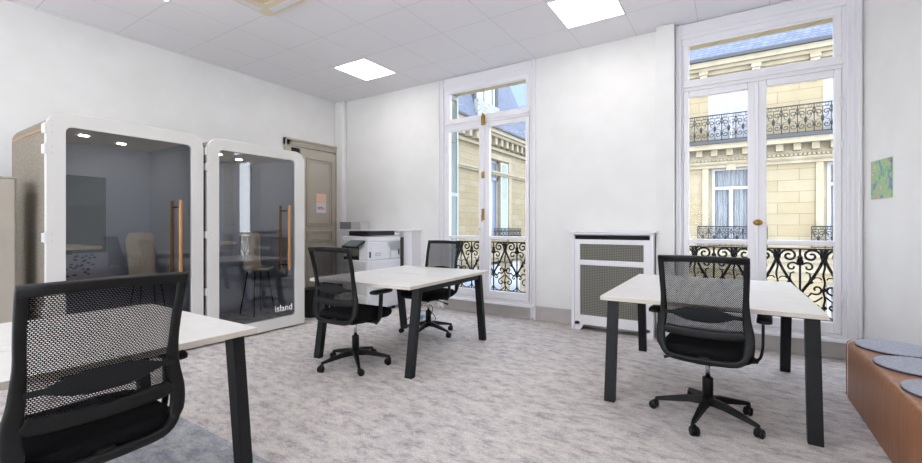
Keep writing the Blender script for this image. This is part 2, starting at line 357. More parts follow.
# ------------------------------------------------------------------ french windows
def window(n, x0, x1, gl, gr, cw_l, cw_r, handles):
    """x0,x1: opening; gl,gr: pane spans (left, right)"""
    y0, y1 = YW-.005, YW+.045
    bm = NB(); ztop = 3.168
    gL, gR = gl[0], gr[1]
    sL, sR = gL-.055, gR+.055                       # sash outer edges
    box(bm, x0, sL, y0, y1+.02, OZ0, OZ1); box(bm, sR, x1, y0, y1+.02, OZ0, OZ1)
    box(bm, sL, sR, y0, y1+.02, OZ0, .225)          # bottom
    box(bm, sL, sR, y0, y1+.02, 2.665, 2.785)       # transom rail
    box(bm, sL, sR, y0, y1+.02, ztop, OZ1)
    box(bm, sL, gL, y0, y1+.02, 2.785, ztop); box(bm, gR, sR, y0, y1+.02, 2.785, ztop)
    box(bm, x0+.03, x1-.03, y0-.02, y0, 2.70, 2.735)
    root = struct(obj('window_%d' % n, bm, 'white_paint', bevel=.006))
    # casing
    c0, c1 = cw_l, cw_r
    cs = NB()
    for a, b in ((c0, x0+.01), (x1-.01, c1)):
        box(cs, a, b, YW-.02, YW, .0, H-.005); 
        box(cs, a, a+.025 if a == c0 else a+.02, YW-.035, YW-.02, 0, H-.005); box(cs, b-.025, b, YW-.035, YW-.02, 0, H-.005)
        box(cs, (a+b)/2-.008, (a+b)/2+.008, YW-.028, YW-.02, .2, H-.01)
    box(cs, x0+.01, x1-.01, YW-.02, YW, OZ1-.01, H-.005)
    box(cs, x0-.02, x1+.02, YW-.033, YW-.02, OZ1+.03, OZ1+.055)
    obj('casing', cs, 'white_paint', root, bevel=.004)
    # sill board and apron
    obj('sill', boxes((c0, c1, YW-.10, YW, .165, .195)), 'white_paint', root, bevel=.008)
    zb, zt = .33, 2.598
    for i, (a, b) in enumerate((gl, gr)):
        so = a-.05; si = b+.05
        if i == 0: s0, s1 = a-.052, b+(gr[0]-gl[1])/2-.002
        else: s0, s1 = a-(gr[0]-gl[1])/2+.002, b+.052
        sb = boxes((s0, a, y0-.012, y1, .23, 2.66), (b, s1, y0-.012, y1, .23, 2.66), (a, b, y0-.012, y1, .23, zb), (a, b, y0-.012, y1, zt, 2.66),
                   (a, b, y0-.012, y1, 1.035, 1.082))
        # mouldings around the panes
        sash = obj('sash', sb, 'white_paint', root, bevel=.008, seg=3)
        obj('glass_pane', boxes((a, b, y0+.018, y0+.022, zb, 1.035), (a, b, y0+.018, y0+.022, 1.082, zt)), 'glass', sash)
        hx = s0+.0 if i == 0 else s1
        hg = NB()
        for z in (.55, 1.95, 2.35):
            tube(hg, [(hx, y0-.022, z-.05), (hx, y0-.022, z+.05)], .009, 8)
        obj_split('hinge', hg, 'white_paint', sash, True)
    obj('transom_pane', B(gL, gR, y0+.018, y0+.022, 2.785, ztop), 'glass', root)
    xm = (gl[1]+gr[0])/2
    tube_b = NB(); box(tube_b, xm-.014, xm+.014, y0-.03, y0-.012, .24, 2.655); obj('meeting_stile', tube_b, 'white_paint', root, bevel=.006)
    if handles == 'bolt':
        h = NB(); box(h, xm-.018, xm+.018, y0-.05, y0-.03, 1.30, 1.46)
        tube(h, [(xm, y0-.05, 1.37), (xm, y0-.075, 1.37), (xm+.006, y0-.085, 1.345), (xm+.01, y0-.085, 1.28)], .008, 8)
        for k in range(8): pass
        hb = obj('handle', h, 'brass', root, bevel=.004); hb['label'] = 'aged brass handle plate'
        t1 = B(xm-.022, xm+.022, y0-.052, y0-.03, 1.88, 1.975); obj('bolt_catch', t1, 'brass', root, bevel=.006)
        t2 = boxes((xm-.026, xm+.026, y0-.055, y0-.02, 2.62, 2.75), (xm-.016, xm+.016, y0-.058, y0-.02, 2.75, 2.785)); obj('bolt_catch', t2, 'brass', root, bevel=.008)
        t3 = NB(); tube(t3, [(xm-.07, y0-.02, 1.175), (xm-.07, y0-.05, 1.175), (xm-.04, y0-.05, 1.18)], .005, 6); obj('hook', t3, 'black_metal', root, True)
    else:
        h = NB(); lathe(h, [(.012,0),(.012,.025),(.026,.03),(.03,.042),(.022,.055),(.004,.058)], 16, mx=Matrix.Translation((xm+.005, y0-.025, 1.255)) @ Matrix.Rotation(pi/2, 4, 'X') @ Matrix.Scale(1.4, 4, (1,0,0)))
        hb = obj('handle', h, 'brass', root, True); hb['label'] = 'small oval brass knob'
    return root
window(1, -3.60, -2.20, (-3.495, -2.99), (-2.825, -2.285), -3.69, -2.14, 'bolt')
window(2, -.47, .885, (-.389, .132), (.285, .79), -.514, .975, 'knob')

for k_, (a_, b_) in enumerate(((-5.5, -3.9), (-3.3, -1.7), (-1.1, .5))):  # unseen rear windows, added to bring sky fill light from behind
    m2_ = (a_+b_)/2
    added_win = struct(obj('window_%d' % (k_+3), boxes((a_, a_+.07, YB-.09, YB-.03, .35, 3.1), (b_-.07, b_, YB-.09, YB-.03, .35, 3.1), (a_+.07, b_-.07, YB-.09, YB-.03, .35, .43), (a_+.07, b_-.07, YB-.09, YB-.03, 3.03, 3.1), (m2_-.05, m2_+.05, YB-.09, YB-.03, .43, 3.03)), 'white_paint'))
    obj('glass_pane', boxes((a_+.07, b_-.07, YB-.062, YB-.058, .43, 3.03)), 'glass', added_win)
# ------------------------------------------------------------------ wrought iron
def spiral(cx, cz, r0, r1, a0, a1, n=18):
    return [(cx+(r0+(r1-r0)*k/n)*cos(a0+(a1-a0)*k/n), cz+(r0+(r1-r0)*k/n)*sin(a0+(a1-a0)*k/n)) for k in range(n+1)]
def guard(name, label, xc, half, n, y, ztop, zbot):
    """guard in front of a french window; n straight bars with period P centred on xc"""
    root = thing(name, label, 'railing', (xc, y, zbot), 0)
    P = .366; x0, x1 = -half, half; Z = ztop-zbot
    obj('rail', boxes((x0, x1, -.02, .02, Z-.014, Z)), 'iron', root, bevel=.003)
    obj('rail', boxes((x0, x1, -.014, .014, 0, .012)), 'iron', root, bevel=.003)
    ks = [k for k in range(-6, 7)]
    for off in n:
        for s_ in (0,):
            bx = off*P/2
            if abs(bx) > half-.01: continue
            if off % 2 == 0:
                b = NB(); tube(b, [(bx,0,.01),(bx,0,Z-.01)], .010, 8); lathe(b, [(.01,-.022),(.022,-.006),(.022,.006),(.01,.022)], 10, (bx,0,Z-.09)); lathe(b, [(.01,-.02),(.018,-.006),(.018,.006),(.01,.02)], 10, (bx,0,Z-.44))
                obj('bar', b, 'iron', root, True)
            else:
                b = NB(); tube(b, [(bx+.006*sin(k*.9),0,.01+(Z-.02)*k/30) for k in range(31)], .009, 6)
                for zz in (.11, .40, .575): lathe(b, [(.008,-.02),(.024,-.006),(.024,.006),(.008,.02)], 10, (bx,0,Z-zz))
                obj('bar', b, 'iron', root, True)
    for off in n:
        if off % 2: continue
        cx = off*P/2; b = NB()
        for s in (-1, 1):
            def T(path, r): 
                q = [(cx+s*px, 0, Z+pz) for px, pz in path if abs(cx+s*px) < half-.004]
                if len(q) > 2: tube(b, q, r if not isinstance(r, list) else r[:len(q)], 6)
            # V branch with curl at the top of the wavy bar
            v = smoothpath([(0,-.47,0),(.02,-.42,0),(.075,-.33,0),(.125,-.235,0),(.162,-.15,0),(.178,-.09,0),(.168,-.04,0),(.16,-.012,0)], 4)
            T([(p[0],p[1]) for p in v], .013)
            # upper big scroll
            T([(.166,-.10),(.158,-.055)]+spiral(.088,-.075,.066,.012, .35, 2*pi*1.35+.2, 26), .0108)
            # collar scroll from centre bar down to a small curl
            T([(.006,-.09),(.02,-.13)]+spiral(.062,-.185,.05,.010, pi*.9, -pi*1.15, 20)[::1], .0092)
            # leaf barbs on the branch
            T([(.055,-.36),(.08,-.30),(.075,-.25),(.045,-.235)], .008); T([(.085,-.315),(.12,-.285),(.15,-.285),(.165,-.305)], .0065)
            T([(.03,-.40),(.055,-.355),(.10,-.33)], .011)
            # curls either side of the wavy bar
            T([(.02,-.45),(.06,-.475)]+spiral(.125,-.40,.052,.010, -pi*.75, pi*1.25, 20), .0095)
            T([(.0,-.50),(.025,-.47)]+spiral(.045,-.505,.026,.006, pi*.5, -pi*1.2, 14), .008)
            T([(.17,-.47),(.15,-.49)]+spiral(.122,-.565,.05,.010, pi*.5, pi*2.5, 20), .0085)
            T(spiral(.09,-.60,.09,.085, -pi*.95, -pi*.12, 12), .0075)
        obj('scrollwork', b, 'iron', root, True)
    return root
guard('window_railing', 'black wrought iron scroll guard outside the right-hand tall window', .20, .655, range(-4, 5), 5.33, 1.0, .30)
g1 = guard('window_railing', 'black wrought iron scroll guard outside the narrow window near the printer', -2.90, .65, range(-4, 5), 5.33, 1.0, .30)
g1.location.x = -2.87; g1.location.x = -2.504-.366

# own shutter folded in the left reveal of window one
def louvre_shutter(name, mx, wdt, z0, z1, m, parent=None):
    b = NB(); box(b, 0, .04, 0, .03, z0, z1, mx); box(b, wdt-.04, wdt, 0, .03, z0, z1, mx)
    for z in (z0, (z0+z1)/2-.03, z1-.06): box(b, .04, wdt-.04, 0, .03, z, z+.06, mx)
    z = z0+.08
    while z < z1-.1:
        vs = [(.04,.002,z),(wdt-.04,.002,z),(wdt-.04,.028,z+.03),(.04,.028,z+.03)]
        f = [b.verts.new(mx @ Vector(p)) for p in vs]; g = [b.verts.new(mx @ (Vector(p)+Vector((0,.004,.006)))) for p in vs]
        b.faces.new(f); b.faces.new(g[::-1])
        for i in range(4): b.faces.new((f[i], f[(i+1)%4], g[(i+1)%4], g[i]))
        z += .034
    return obj(name, b, m, parent)
s = louvre_shutter('louvred_shutter', Matrix.Translation((-3.558, YW+.08, 0)) @ Matrix.Rotation(pi/2, 4, 'Z'), .25, .2, 3.2, 'shutter_green')
tag(s, 'pale green louvred shutter folded back at the left edge of the narrow window', 'shutter')

# ------------------------------------------------------------------ door in left wall
d = struct(obj('door_1', boxes((XL, XL+.03, 4.14, 5.015, .01, 2.47)), 'taupe_paint'))
cs = NB()
for a, b_ in ((4.03, 4.14), (5.015, 5.11)):
    box(cs, XL, XL+.05, a, b_, 0, 2.60); box(cs, XL+.05, XL+.065, a, a+.02, 0, 2.60); box(cs, XL+.05, XL+.06, b_-.035, b_-.02, 0, 2.52)
box(cs, XL, XL+.05, 4.03, 5.11, 2.49, 2.60); box(cs, XL+.05, XL+.075, 4.03, 5.11, 2.57, 2.60); box(cs, XL+.05, XL+.062, 4.10, 5.05, 2.52, 2.54)
obj('casing', cs, 'taupe_paint', d, bevel=.004)
obj('gap', B(XL+.03, XL+.034, 4.14, 4.30, 2.30, 2.465), 'dark', d)
bm = NB(); box(bm, XL+.03, XL+.06, 4.30, 5.005, .01, 2.45); lf = obj('leaf', bm, 'taupe_paint', d, bevel=.004)
bm = NB(); box(bm, XL+.03, XL+.055, 4.14, 4.29, .01, 2.28); obj('leaf', bm, 'taupe_paint', d, bevel=.004)
def door_panel(y0, y1, z0, z1):
    b = NB()
    for i, (o_, t_) in enumerate(((0, .022), (.035, .012))):
        ring_prism(b, [(y0+o_, z0+o_),(y1-o_, z0+o_),(y1-o_, z1-o_),(y0+o_, z1-o_)], [(y0+o_+.018, z0+o_+.018),(y1-o_-.018, z0+o_+.018),(y1-o_-.018, z1-o_-.018),(y0+o_+.018, z1-o_-.018)],
                   lambda y,z:(XL+.06+t_, y, z), lambda y,z:(XL+.06, y, z))
    obj('panel_moulding', b, 'taupe_paint', lf, bevel=.003)
door_panel(4.40, 4.93, 1.22, 2.33); door_panel(4.40, 4.93, .96, 1.14); door_panel(4.40, 4.93, .2, .88)
bm = NB()
for z in (.4, 1.3, 2.1): tube(bm, [(XL+.07, 5.01, z-.05), (XL+.07, 5.01, z+.05)], .01, 8)
obj('hinge', bm, 'taupe_paint', d, True)
p = thing('poster', 'small peach and white poster taped to the taupe door', 'poster', (XL+.062, 4.70, 1.6))
obj('sheet', B(0, .002, -.10, .10, -.16, .16), 'printer_white', p)
M['peach'] = mat('peach', srgb(244,205,184), .7); M['pink'] = mat('pink', srgb(232,70,120), .7)
obj('coloured_field', B(.002, .003, -.10, .10, .0, .16), 'peach', p)
obj('lettering', boxes((.002,.003,-.075,.03,-.075,-.06),(.002,.003,-.075,.07,-.10,-.085)), 'pink', p)

# ------------------------------------------------------------------ ceiling things
def lamp(x0, x1, y0, y1, label, grp=None):
    r = thing('ceiling_light', label, 'light', ((x0+x1)/2, (y0+y1)/2, H), 0, grp); a, b = (x1-x0)/2, (y1-y0)/2
    bm = NB(); ring_prism(bm, [(-a,-b),(a,-b),(a,b),(-a,b)], [(-a+.012,-b+.012),(a-.012,-b+.012),(a-.012,b-.012),(-a+.012,b-.012)], lambda x,y:(x,y,-.006), lambda x,y:(x,y,0))
    obj('frame', bm, 'white_paint', r); obj('diffuser', B(-a+.012, a-.012, -b+.012, b-.012, -.004, 0), 'lamp', r)
lamp(-1.52, -.915, 3.90, 4.53, 'square white ceiling panel light nearest the windows, close to the right-hand column')
lamp(-4.585, -4.0, 3.91, 4.53, 'square white ceiling panel light above the printer corner')
lamp(-4.585, -3.98, 1.27, 1.90, 'square white ceiling panel light above the large booth, only its tip in frame')
for x, y in ((-1.52, 1.27), (-4.585, -1.35), (-1.52, -1.35)):  # added panels, out of view, since daylight alone left the room dark
    lamp(x, x+.6, y, y+.63, 'unseen square ceiling panel light added to brighten the room', 'added fill panel lights out of frame')
ac = thing('ceiling_air_conditioner', 'cream square cassette air conditioner set in the ceiling', 'air conditioner', (-3.52, 2.11, H))
M['cream'] = mat('cream_plastic', srgb(226,214,186), .5)
bm = NB(); ring_prism(bm, rrect(-.47,.47,-.47,.47,.03,4), rrect(-.30,.30,-.30,.30,.02,4), lambda x,y:(x,y,-.03), lambda x,y:(x,y,0)); obj('panel', bm, 'cream', ac, bevel=.006)
M['grille'] = mat('grille', srgb(130,118,92), .7)
g = obj('grille', B(-.30,.30,-.30,.30,-.012,-.004), 'grille', ac)
bm = NB()
for k in range(24): box(bm, -.30, .30, -.295+k*.0255, -.287+k*.0255, -.024, -.012)
for k in range(24): box(bm, -.295+k*.0255, -.287+k*.0255, -.30, .30, -.02, -.012)
obj('slats', bm, 'cream', g)
for k in range(4):
    m_ = Matrix.Rotation(k*pi/2, 4, 'Z'); bm = NB(); box(bm, -.33, .33, .365, .43, -.036, -.03, m_); obj('louvre', bm, 'printer_white', ac, bevel=.003)

# ------------------------------------------------------------------ office booths
def booth(y0, y1, glass_y, label, logo, rootname='phone_booth', xb=-5.52):
    XF = -4.463; Z0, Z1 = .02, 2.125; W = y1-y0
    r = thing(rootname, label, 'booth', (XF, (y0+y1)/2, 0), 0); yc = (y0+y1)/2; xb_ = xb-XF
    h = W/2; ga, gb = glass_y[0]-yc, glass_y[1]-yc
    bm = NB(); ring_prism(bm, rrect(-h, h, Z0, Z1, .13, 8, .012), rrect(ga, gb, .145, 2.012, .045), lambda y,z:(0,y,z), lambda y,z:(-.045,y,z)); obj('front_frame', bm, 'booth_white', r, bevel=.004)
    fs = .012
    bm = NB(); ring_prism(bm, rrect(-h+fs, h-fs, .03, Z1-fs, .12, 8, .01), rrect(-h+fs+.04, h-fs-.04, .07, Z1-fs-.04, .09), lambda y,z:(-.062,y,z), lambda y,z:(xb_,y,z)); sh = obj('shell', bm, 'felt', r, smooth=False)
    bm = NB(); ring_prism(bm, rrect(-h+fs-.003, h-fs+.003, .03, Z1-fs+.003, .12, 8, .01), rrect(-h+fs+.03, h-fs-.03, .06, Z1-fs-.03, .09), lambda y,z:(-.045,y,z), lambda y,z:(-.062,y,z)); obj('edge_trim', bm, 'oak', r)
    b = NB()
    for s_ in (-1, 1): box(b, xb_+.02, -.06, s_*(h-fs+.001)-.003, s_*(h-fs+.001)+.003, Z1-.145, Z1-.133)
    obj_split('side_trim', b, 'oak', r)
    bm = NB(); ring_prism(bm, rrect(-h+fs+.04, h-fs-.04, .07, Z1-fs-.04, .09), rrect(-h+fs+.065, h-fs-.065, .10, Z1-fs-.06, .07), lambda y,z:(-.05,y,z), lambda y,z:(xb_+.03,y,z)); obj('lining', bm, 'felt_blue', r)
    obj('rear_wall', boxes((xb_, xb_+.05, -h+fs+.03, h-fs-.03, .06, Z1-.05)), 'felt_blue', r)
    obj('floor_panel', B(xb_+.05, -.05, -h+.08, h-.08, .08, .11), 'carpet_blue', r)
    cb = obj('ceiling_panel', B(xb_+.05, -.05, -h+.08, h-.08, Z1-.085, Z1-.07), M['pale_wood'], r)
    for cx, cy in ((xb_*.45, -.22), (xb_*.62, .12)):
        b = NB(); lathe(b, [(.034,-.004),(.034,0)], 20, (cx,cy,Z1-.086)); obj('downlight', b, 'downlight', r)
    g = B(-.030, -.022, ga-.01, gb+.01, .135, 2.02); gp = obj('glass_door', g, 'booth_glass', r)
    # handles: an outer and an inner wooden bar, shown side by side
    hy = gb-.125
    for off, xo in ((0, .055), (0, -.115)):
        b = NB(); tube(b, [(xo, hy+off, .70), (xo, hy+off, 1.465)], .015, 14); hd = obj('handle', b, 'oak', r, smooth=True, bevel=.002)
        b = NB()
        for z in (.76, 1.40): tube(b, [(xo, hy+off, z), (-.026, hy+off, z)], .007, 10)
        obj_split('mount', b, 'black_metal', hd, True)
    for z in (.55, 1.13, 1.82, 1.98):
        b = boxes((-.06, -.02, -h-.014, -h+.004, z-.035, z+.035), (-.012, .004, -h+.018, -h+.05, z-.004, z+.0)); tube(b, [(-.006,-h-.007,z-.04),(-.006,-h-.007,z+.04)], .007, 8)
        obj('hinge', b, 'hinge', r)
        b = NB()
        for q in range(3): lathe(b, [(.004,0),(.004,.003)], 8, mx=Matrix.Translation((0, -h+.035, z-.025+q*.025)) @ Matrix.Rotation(pi/2, 4, 'Y'))
        obj_split('screw', b, 'printer_grey', r)
    b = NB()
    for fx in (-.09, xb_+.1):
        for fy in (-h+.12, h-.12): lathe(b, [(.02,0),(.02,.04)], 12, (fx, fy, 0))
    obj_split('foot', b, 'black_metal', r)
    # built-in table on the left inner wall
    zt = 1.045; b = NB(); L_ = rrect(xb_+.05, -.13, -h+.078, -h+.42, .12, 6)
    prism(b, L_, lambda x,y:(x,y,zt), lambda x,y:(x,y,zt-.025)); tb = obj('built_in_table', b, 'pale_wood', r, bevel=.003)
    bb = NB(); box(bb, xb_+.3, xb_+.34, -h+.08, -h+.34, zt-.09, zt-.025); obj('bracket', bb, 'black_metal', tb)
    if logo:
        cu = bpy.data.curves.new('lettering_curve', 'FONT'); cu.body = 'island'; cu.size = .105; cu.extrude = .0008; cu.align_x = 'RIGHT'; cu.offset = .0015
        to = bpy.data.objects.new('tmp_text', cu); COL.objects.link(to); bpy.context.view_layer.update()
        me = bpy.data.meshes.new_from_object(to.evaluated_get(bpy.context.evaluated_depsgraph_get())); bpy.data.objects.remove(to)
        me.transform(Matrix.Translation((-.0205, gb-.025, .215)) @ Matrix.Rotation(pi/2, 4, 'Z') @ Matrix.Rotation(pi/2, 4, 'X'))
        lo = bpy.data.objects.new('lettering', me); COL.objects.link(lo); me.materials.clear(); me.materials.append(M['lime']); lo.parent = gp; lo['label'] = 'white word island on the lower right of the door glass'
    return r
bB = booth(1.011, 2.168, (1.128, 2.058), 'large grey felt office booth with rounded white front frame, on the left', False)
bm = B(-1.0, -.992, -.42, .10, .95, 1.72); M['board'] = mat('dark_board', srgb(86,98,98), .25)
bd = obj('notice_board', bm, 'board', bB)
b = NB()
for yy in (-.38, .06):
    for zz in (.99, 1.1, 1.56, 1.68): lathe(b, [(.008,0),(.008,.01)], 8, mx=Matrix.Translation((-.992, yy, zz)) @ Matrix.Rotation(pi/2,4,'Y'))
obj_split('pin', b, 'black_metal', bd)
b = NB()
for k in range(70):
    yy = random.uniform(-.45, .02); zz = random.uniform(.72, .93)
    if random.random() < (yy+.5)/.55+.15:
        lathe(b, [(.009,0),(.009,.004)], 6, mx=Matrix.Translation((-1.005, yy, zz)) @ Matrix.Rotation(pi/2,4,'Y') @ Matrix.Scale(1.7,4,(0,1,0)))
M['dots'] = mat('blue_dots', srgb(64,84,112), .8); obj('wall_pattern', b, 'dots', bB)
booth(2.203, 3.357, (2.322, 3.226), 'grey felt office booth lettered island on its door glass, beside the taupe door', True)

# wooden shell chair inside each booth
def shell_chair(loc, rz, label):
    r = thing('shell_chair', label, 'chair', loc, rz, None); r.scale = (.70, .8, 1.21)
    b = NB(); rings = []
    prof = [(.20,.47),(.1,.455),(-.05,.45),(-.15,.47),(-.19,.55),(-.215,.68),(-.235,.80),(-.245,.86)]; ws = [.34,.40,.40,.37,.33,.36,.38,.28]
    P3 = smoothpath([(y, z, w_) for (y, z), w_ in zip(prof, ws)], 4)
    for s_, t_ in ((0,0),):
        top = []; 
        for (y, z, w_) in P3:
            top.append([Vector((w_/2*(k/6*2-1), y+.03*(k/6*2-1)**2*(1 if z > .5 else 0), z+.02*(k/6*2-1)**2*(1 if z <= .5 else 0))) for k in range(7)])
        V = [[b.verts.new(p) for p in row] for row in top]
        for i in range(len(V)-1):
            for k in range(6): b.faces.new((V[i][k], V[i][k+1], V[i+1][k+1], V[i+1][k]))
    o = obj('shell', b, 'pale_wood', r, True); m_ = o.modifiers.new('solid', 'SOLIDIFY'); m_.thickness = .012
    for sx_ in (-1, 1):
        for sy_ in (-1, 1):
            b = NB(); tube(b, [(sx_*.12, sy_*.1, .445), (sx_*.2, sy_*.19, .005)], .009, 8); obj('leg', b, 'black_metal', r, True)
    return r
shell_chair((-5.03, 1.90, .11), radians(-90), 'pale wooden shell chair standing inside the large left booth')
shell_chair((-5.03, 3.09, .11), radians(-90), 'pale wooden shell chair standing inside the booth lettered island')

# ------------------------------------------------------------------ storage cabinet, far left
c = thing('storage_cabinet', 'beige metal storage cabinet beside the large booth at the left edge', 'cabinet', (-4.92, .45, 0))
obj('body', boxes((-.22, .20, -.45, .45, 0, 1.59)), 'cabinet', c, bevel=.004)
obj('top_panel', boxes((-.22, .222, -.45, .452, 1.59, 1.602)), 'cabinet', c, bevel=.002)
for y0_, y1_ in ((-.448, -.003), (.001, .438)):
    dd = obj('door', B(.202, .22, y0_, y1_, .05, 1.585), 'cabinet', c, bevel=.003)
    hy_ = y1_-.05 if y0_ < -.1 else y0_+.05
    obj('door_handle', B(.22, .232, hy_-.008, hy_+.008, .85, 1.0), 'black_metal', dd, bevel=.003)

# ------------------------------------------------------------------ radiator covers
def radiator_cover(name, label, x0, x1, y0, zt, full=True):
    W = x1-x0; r = thing(name, label, 'radiator cover', (x0, y0, 0)); D = YW-.001-y0
    sp = boxes((0, .035, 0, D, 0, zt-.03), (W-.035, W, 0, D, 0, zt-.03)); obj_split('side_panel', sp, 'white_paint', r, bevel=.003)
    tp = boxes((-.03, W+.03, -.03, D, zt-.022, zt)); obj('top', tp, 'white_paint', r, bevel=.006)
    fr = boxes((.035, .10, .0, .022, .06, zt-.10), (W-.10, W-.035, .0, .022, .06, zt-.10), (.10, W-.10, 0, .022, zt-.155, zt-.10),
               (.10, W-.10, 0, .022, zt-.40, zt-.34), (.10, W-.10, 0, .022, .10, .18), (.0, .035, -.012, .0, 0, zt-.03), (W-.035, W, -.012, 0, 0, zt-.03), (-.0, W, -.012, 0, zt-.045, zt-.022))
    f = obj('front_frame', fr, 'white_paint', r, bevel=.004)
    obj('cane_panel', boxes((.09, W-.09, .012, .018, .17, zt-.14)), 'weave', f)
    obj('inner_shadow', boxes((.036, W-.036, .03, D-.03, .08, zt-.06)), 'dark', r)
    # shaped apron
    b = NB(); prism(b, [(.035,.10),(.035,.0),(.10,.0),(.145,.07),(W-.145,.07),(W-.10,0),(W-.035,0),(W-.035,.10)], lambda x,z:(x,0,z), lambda x,z:(x,.02,z)); obj('apron', b, 'white_paint', f)
    return r
radiator_cover('radiator_cover', 'white radiator cover with woven cane panels between the two windows', -1.605, -.71, 4.93, 1.165)
rc = thing('radiator_cover', 'wide white radiator cover in the corner behind the printer', 'radiator cover', (-5.62, 4.93, 0))
Wd = 1.575; D_ = YW-.001-4.93
obj('top', boxes((-.03, Wd+.03, -.03, D_, 1.14, 1.162)), 'white_paint', rc, bevel=.006)
obj_split('side_panel', boxes((0, .035, 0, D_, 0, 1.14), (Wd-.035, Wd, 0, D_, 0, 1.14)), 'white_paint', rc, bevel=.003)
obj('front_frame', boxes((.035, .16, 0, .022, 0, 1.14), (Wd-.16, Wd-.035, 0, .022, 0, 1.14), (.16, Wd-.16, 0, .022, 1.05, 1.14), (.16, Wd-.16, 0, .022, 0, .12)), 'white_paint', rc, bevel=.004)
obj('cane_panel', B(.15, Wd-.15, .01, .018, .11, 1.06), 'weave', rc)
for k, (x0_, x1_, n_, m_, lb) in enumerate(((-5.60, -5.34, 7, 'paper_grey', 'stack of grey document trays on the corner radiator cover'), (-5.325, -5.11, 5, 'paper', 'stack of white paper on the corner radiator cover, beside the grey trays'))):
    t = thing('paper_stack' if k else 'tray_stack', lb, 'papers', ((x0_+x1_)/2, 5.0, 1.162)); hw = (x1_-x0_)/2; z = 0
    for q in range(n_):
        hh = .125/n_; dx = random.uniform(-.004,.004)
        obj('ream' if k else 'tray', boxes((-hw+dx, hw+dx, -.085, .105, z, z+hh*.86), (-hw+dx+.006, hw+dx-.006, -.079, .10, z+hh*.86, z+hh)), m_, t); z += hh

# ------------------------------------------------------------------ printer
p = thing('office_printer', 'white office multifunction printer standing in the corner by the radiator cover', 'printer', (-4.45, 4.52, 0), radians(-3))
x0, x1, y0, y1 = -.27, .25, -.32, .33
obj('cabinet_body', boxes((x0, x1, y0, y1, .05, .44)), 'printer_white', p, bevel=.01)
obj('drawer', boxes((x0+.02, x1-.02, y0-.012, y0, .07, .24)), 'printer_grey', p, bevel=.006)
obj('drawer', boxes((x0+.02, x1-.02, y0-.012, y0, .26, .43)), 'printer_grey', p, bevel=.006)
obj('main_body', boxes((x0, x1, y0, y1, .44, .74), (x0+.34, x1, y0, y1, .74, 1.0), (x0, x1, y0+.36, y1, .74, 1.0)), 'printer_white', p, bevel=.012, seg=3)
obj('output_tray', boxes((x0, x0+.34, y0+.01, y0+.36, .74, .78), (x0+.01, x0+.335, y0+.345, y0+.355, .78, .95), (x0+.330, x0+.338, y0+.005, y0+.35, .78, .95)), 'dark', p, bevel=.004)
obj('drawer', boxes((x0+.02, x1-.02, y0-.012, y0, .46, .59)), 'printer_grey', p, bevel=.006)
obj('drawer', boxes((x0+.02, x1-.02, y0-.012, y0, .60, .72)), 'printer_grey', p, bevel=.006)
for z0_, z1_, a_, b_ in ((.46,.72,-.26,.28), (.75,.93,-.26,.10), (.75,.86,.12,.29), (.10,.42,-.26,.28)):
    obj('side_panel', boxes((x1-.002, x1+.006, a_, b_, z0_, z1_)), 'printer_white', p, bevel=.004)
obj_split('side_latch', boxes((x1+.006, x1+.016, -.18, -.08, .80, .815), (x1+.006, x1+.016, -.18, -.08, .83, .845)), 'printer_grey', p, bevel=.002)
obj_split('side_latch', boxes((x1+.004, x1+.010, -.29, -.27, .78, .86), (x1+.004, x1+.010, .27, .29, .80, .88)), 'dark', p)
obj('scanner', boxes((x0, x1, y0, y1, 1.0, 1.07)), 'printer_white', p, bevel=.01)
sc = obj('document_feeder', boxes((x0+.02, x1-.01, y0+.10, y1, 1.075, 1.12)), 'printer_white', p, bevel=.015, seg=3)
bm = NB(); box(bm, x0+.10, x1-.0, y0+.02, y1-.12, 1.085, 1.15); obj('feeder_tray', bm, 'black', sc, bevel=.012, seg=3)
bm = NB(); box(bm, x0+.2, x1-.06, y0+.12, y1-.18, 1.151, 1.156); obj('sheet', bm, 'paper', sc)
m_ = Matrix.Translation((x0+.30, y0-.06, .975)) @ Matrix.Rotation(radians(28), 4, 'X')
bm = NB(); box(bm, -.15, .17, -.10, .11, -.015, .012, m_); cp = obj('control_panel', bm, 'black', p, bevel=.006)
bm = NB(); box(bm, -.13, .15, -.085, .095, .012, .0145, m_); obj('screen', bm, 'screen', cp)
bm = NB(); 
for sx_ in (-.2,.18):
    for sy_ in (-.25,.25): lathe(bm, [(.025,0),(.025,.05)], 12, (sx_, sy_, 0))
obj_split('caster', bm, 'black', p)

# waste bin
wb = thing('waste_bin', 'black round waste bin between the lettered booth and the printer', 'bin', (-4.78, 3.72, 0))
bm = NB(); lathe(bm, [(.11,0),(.115,.01),(.14,.36),(.146,.365),(.146,.375),(.132,.375),(.128,.36),(.105,.02),(.01,.015)], 28); obj('body', bm, 'bin', wb, True)
bm = NB(); tube(bm, [(.146*cos(a), .146*sin(a), .37) for a in [2*pi*k/28 for k in range(28)]], .006, 6, closed=True); obj('rim', bm, 'bin', wb, True)

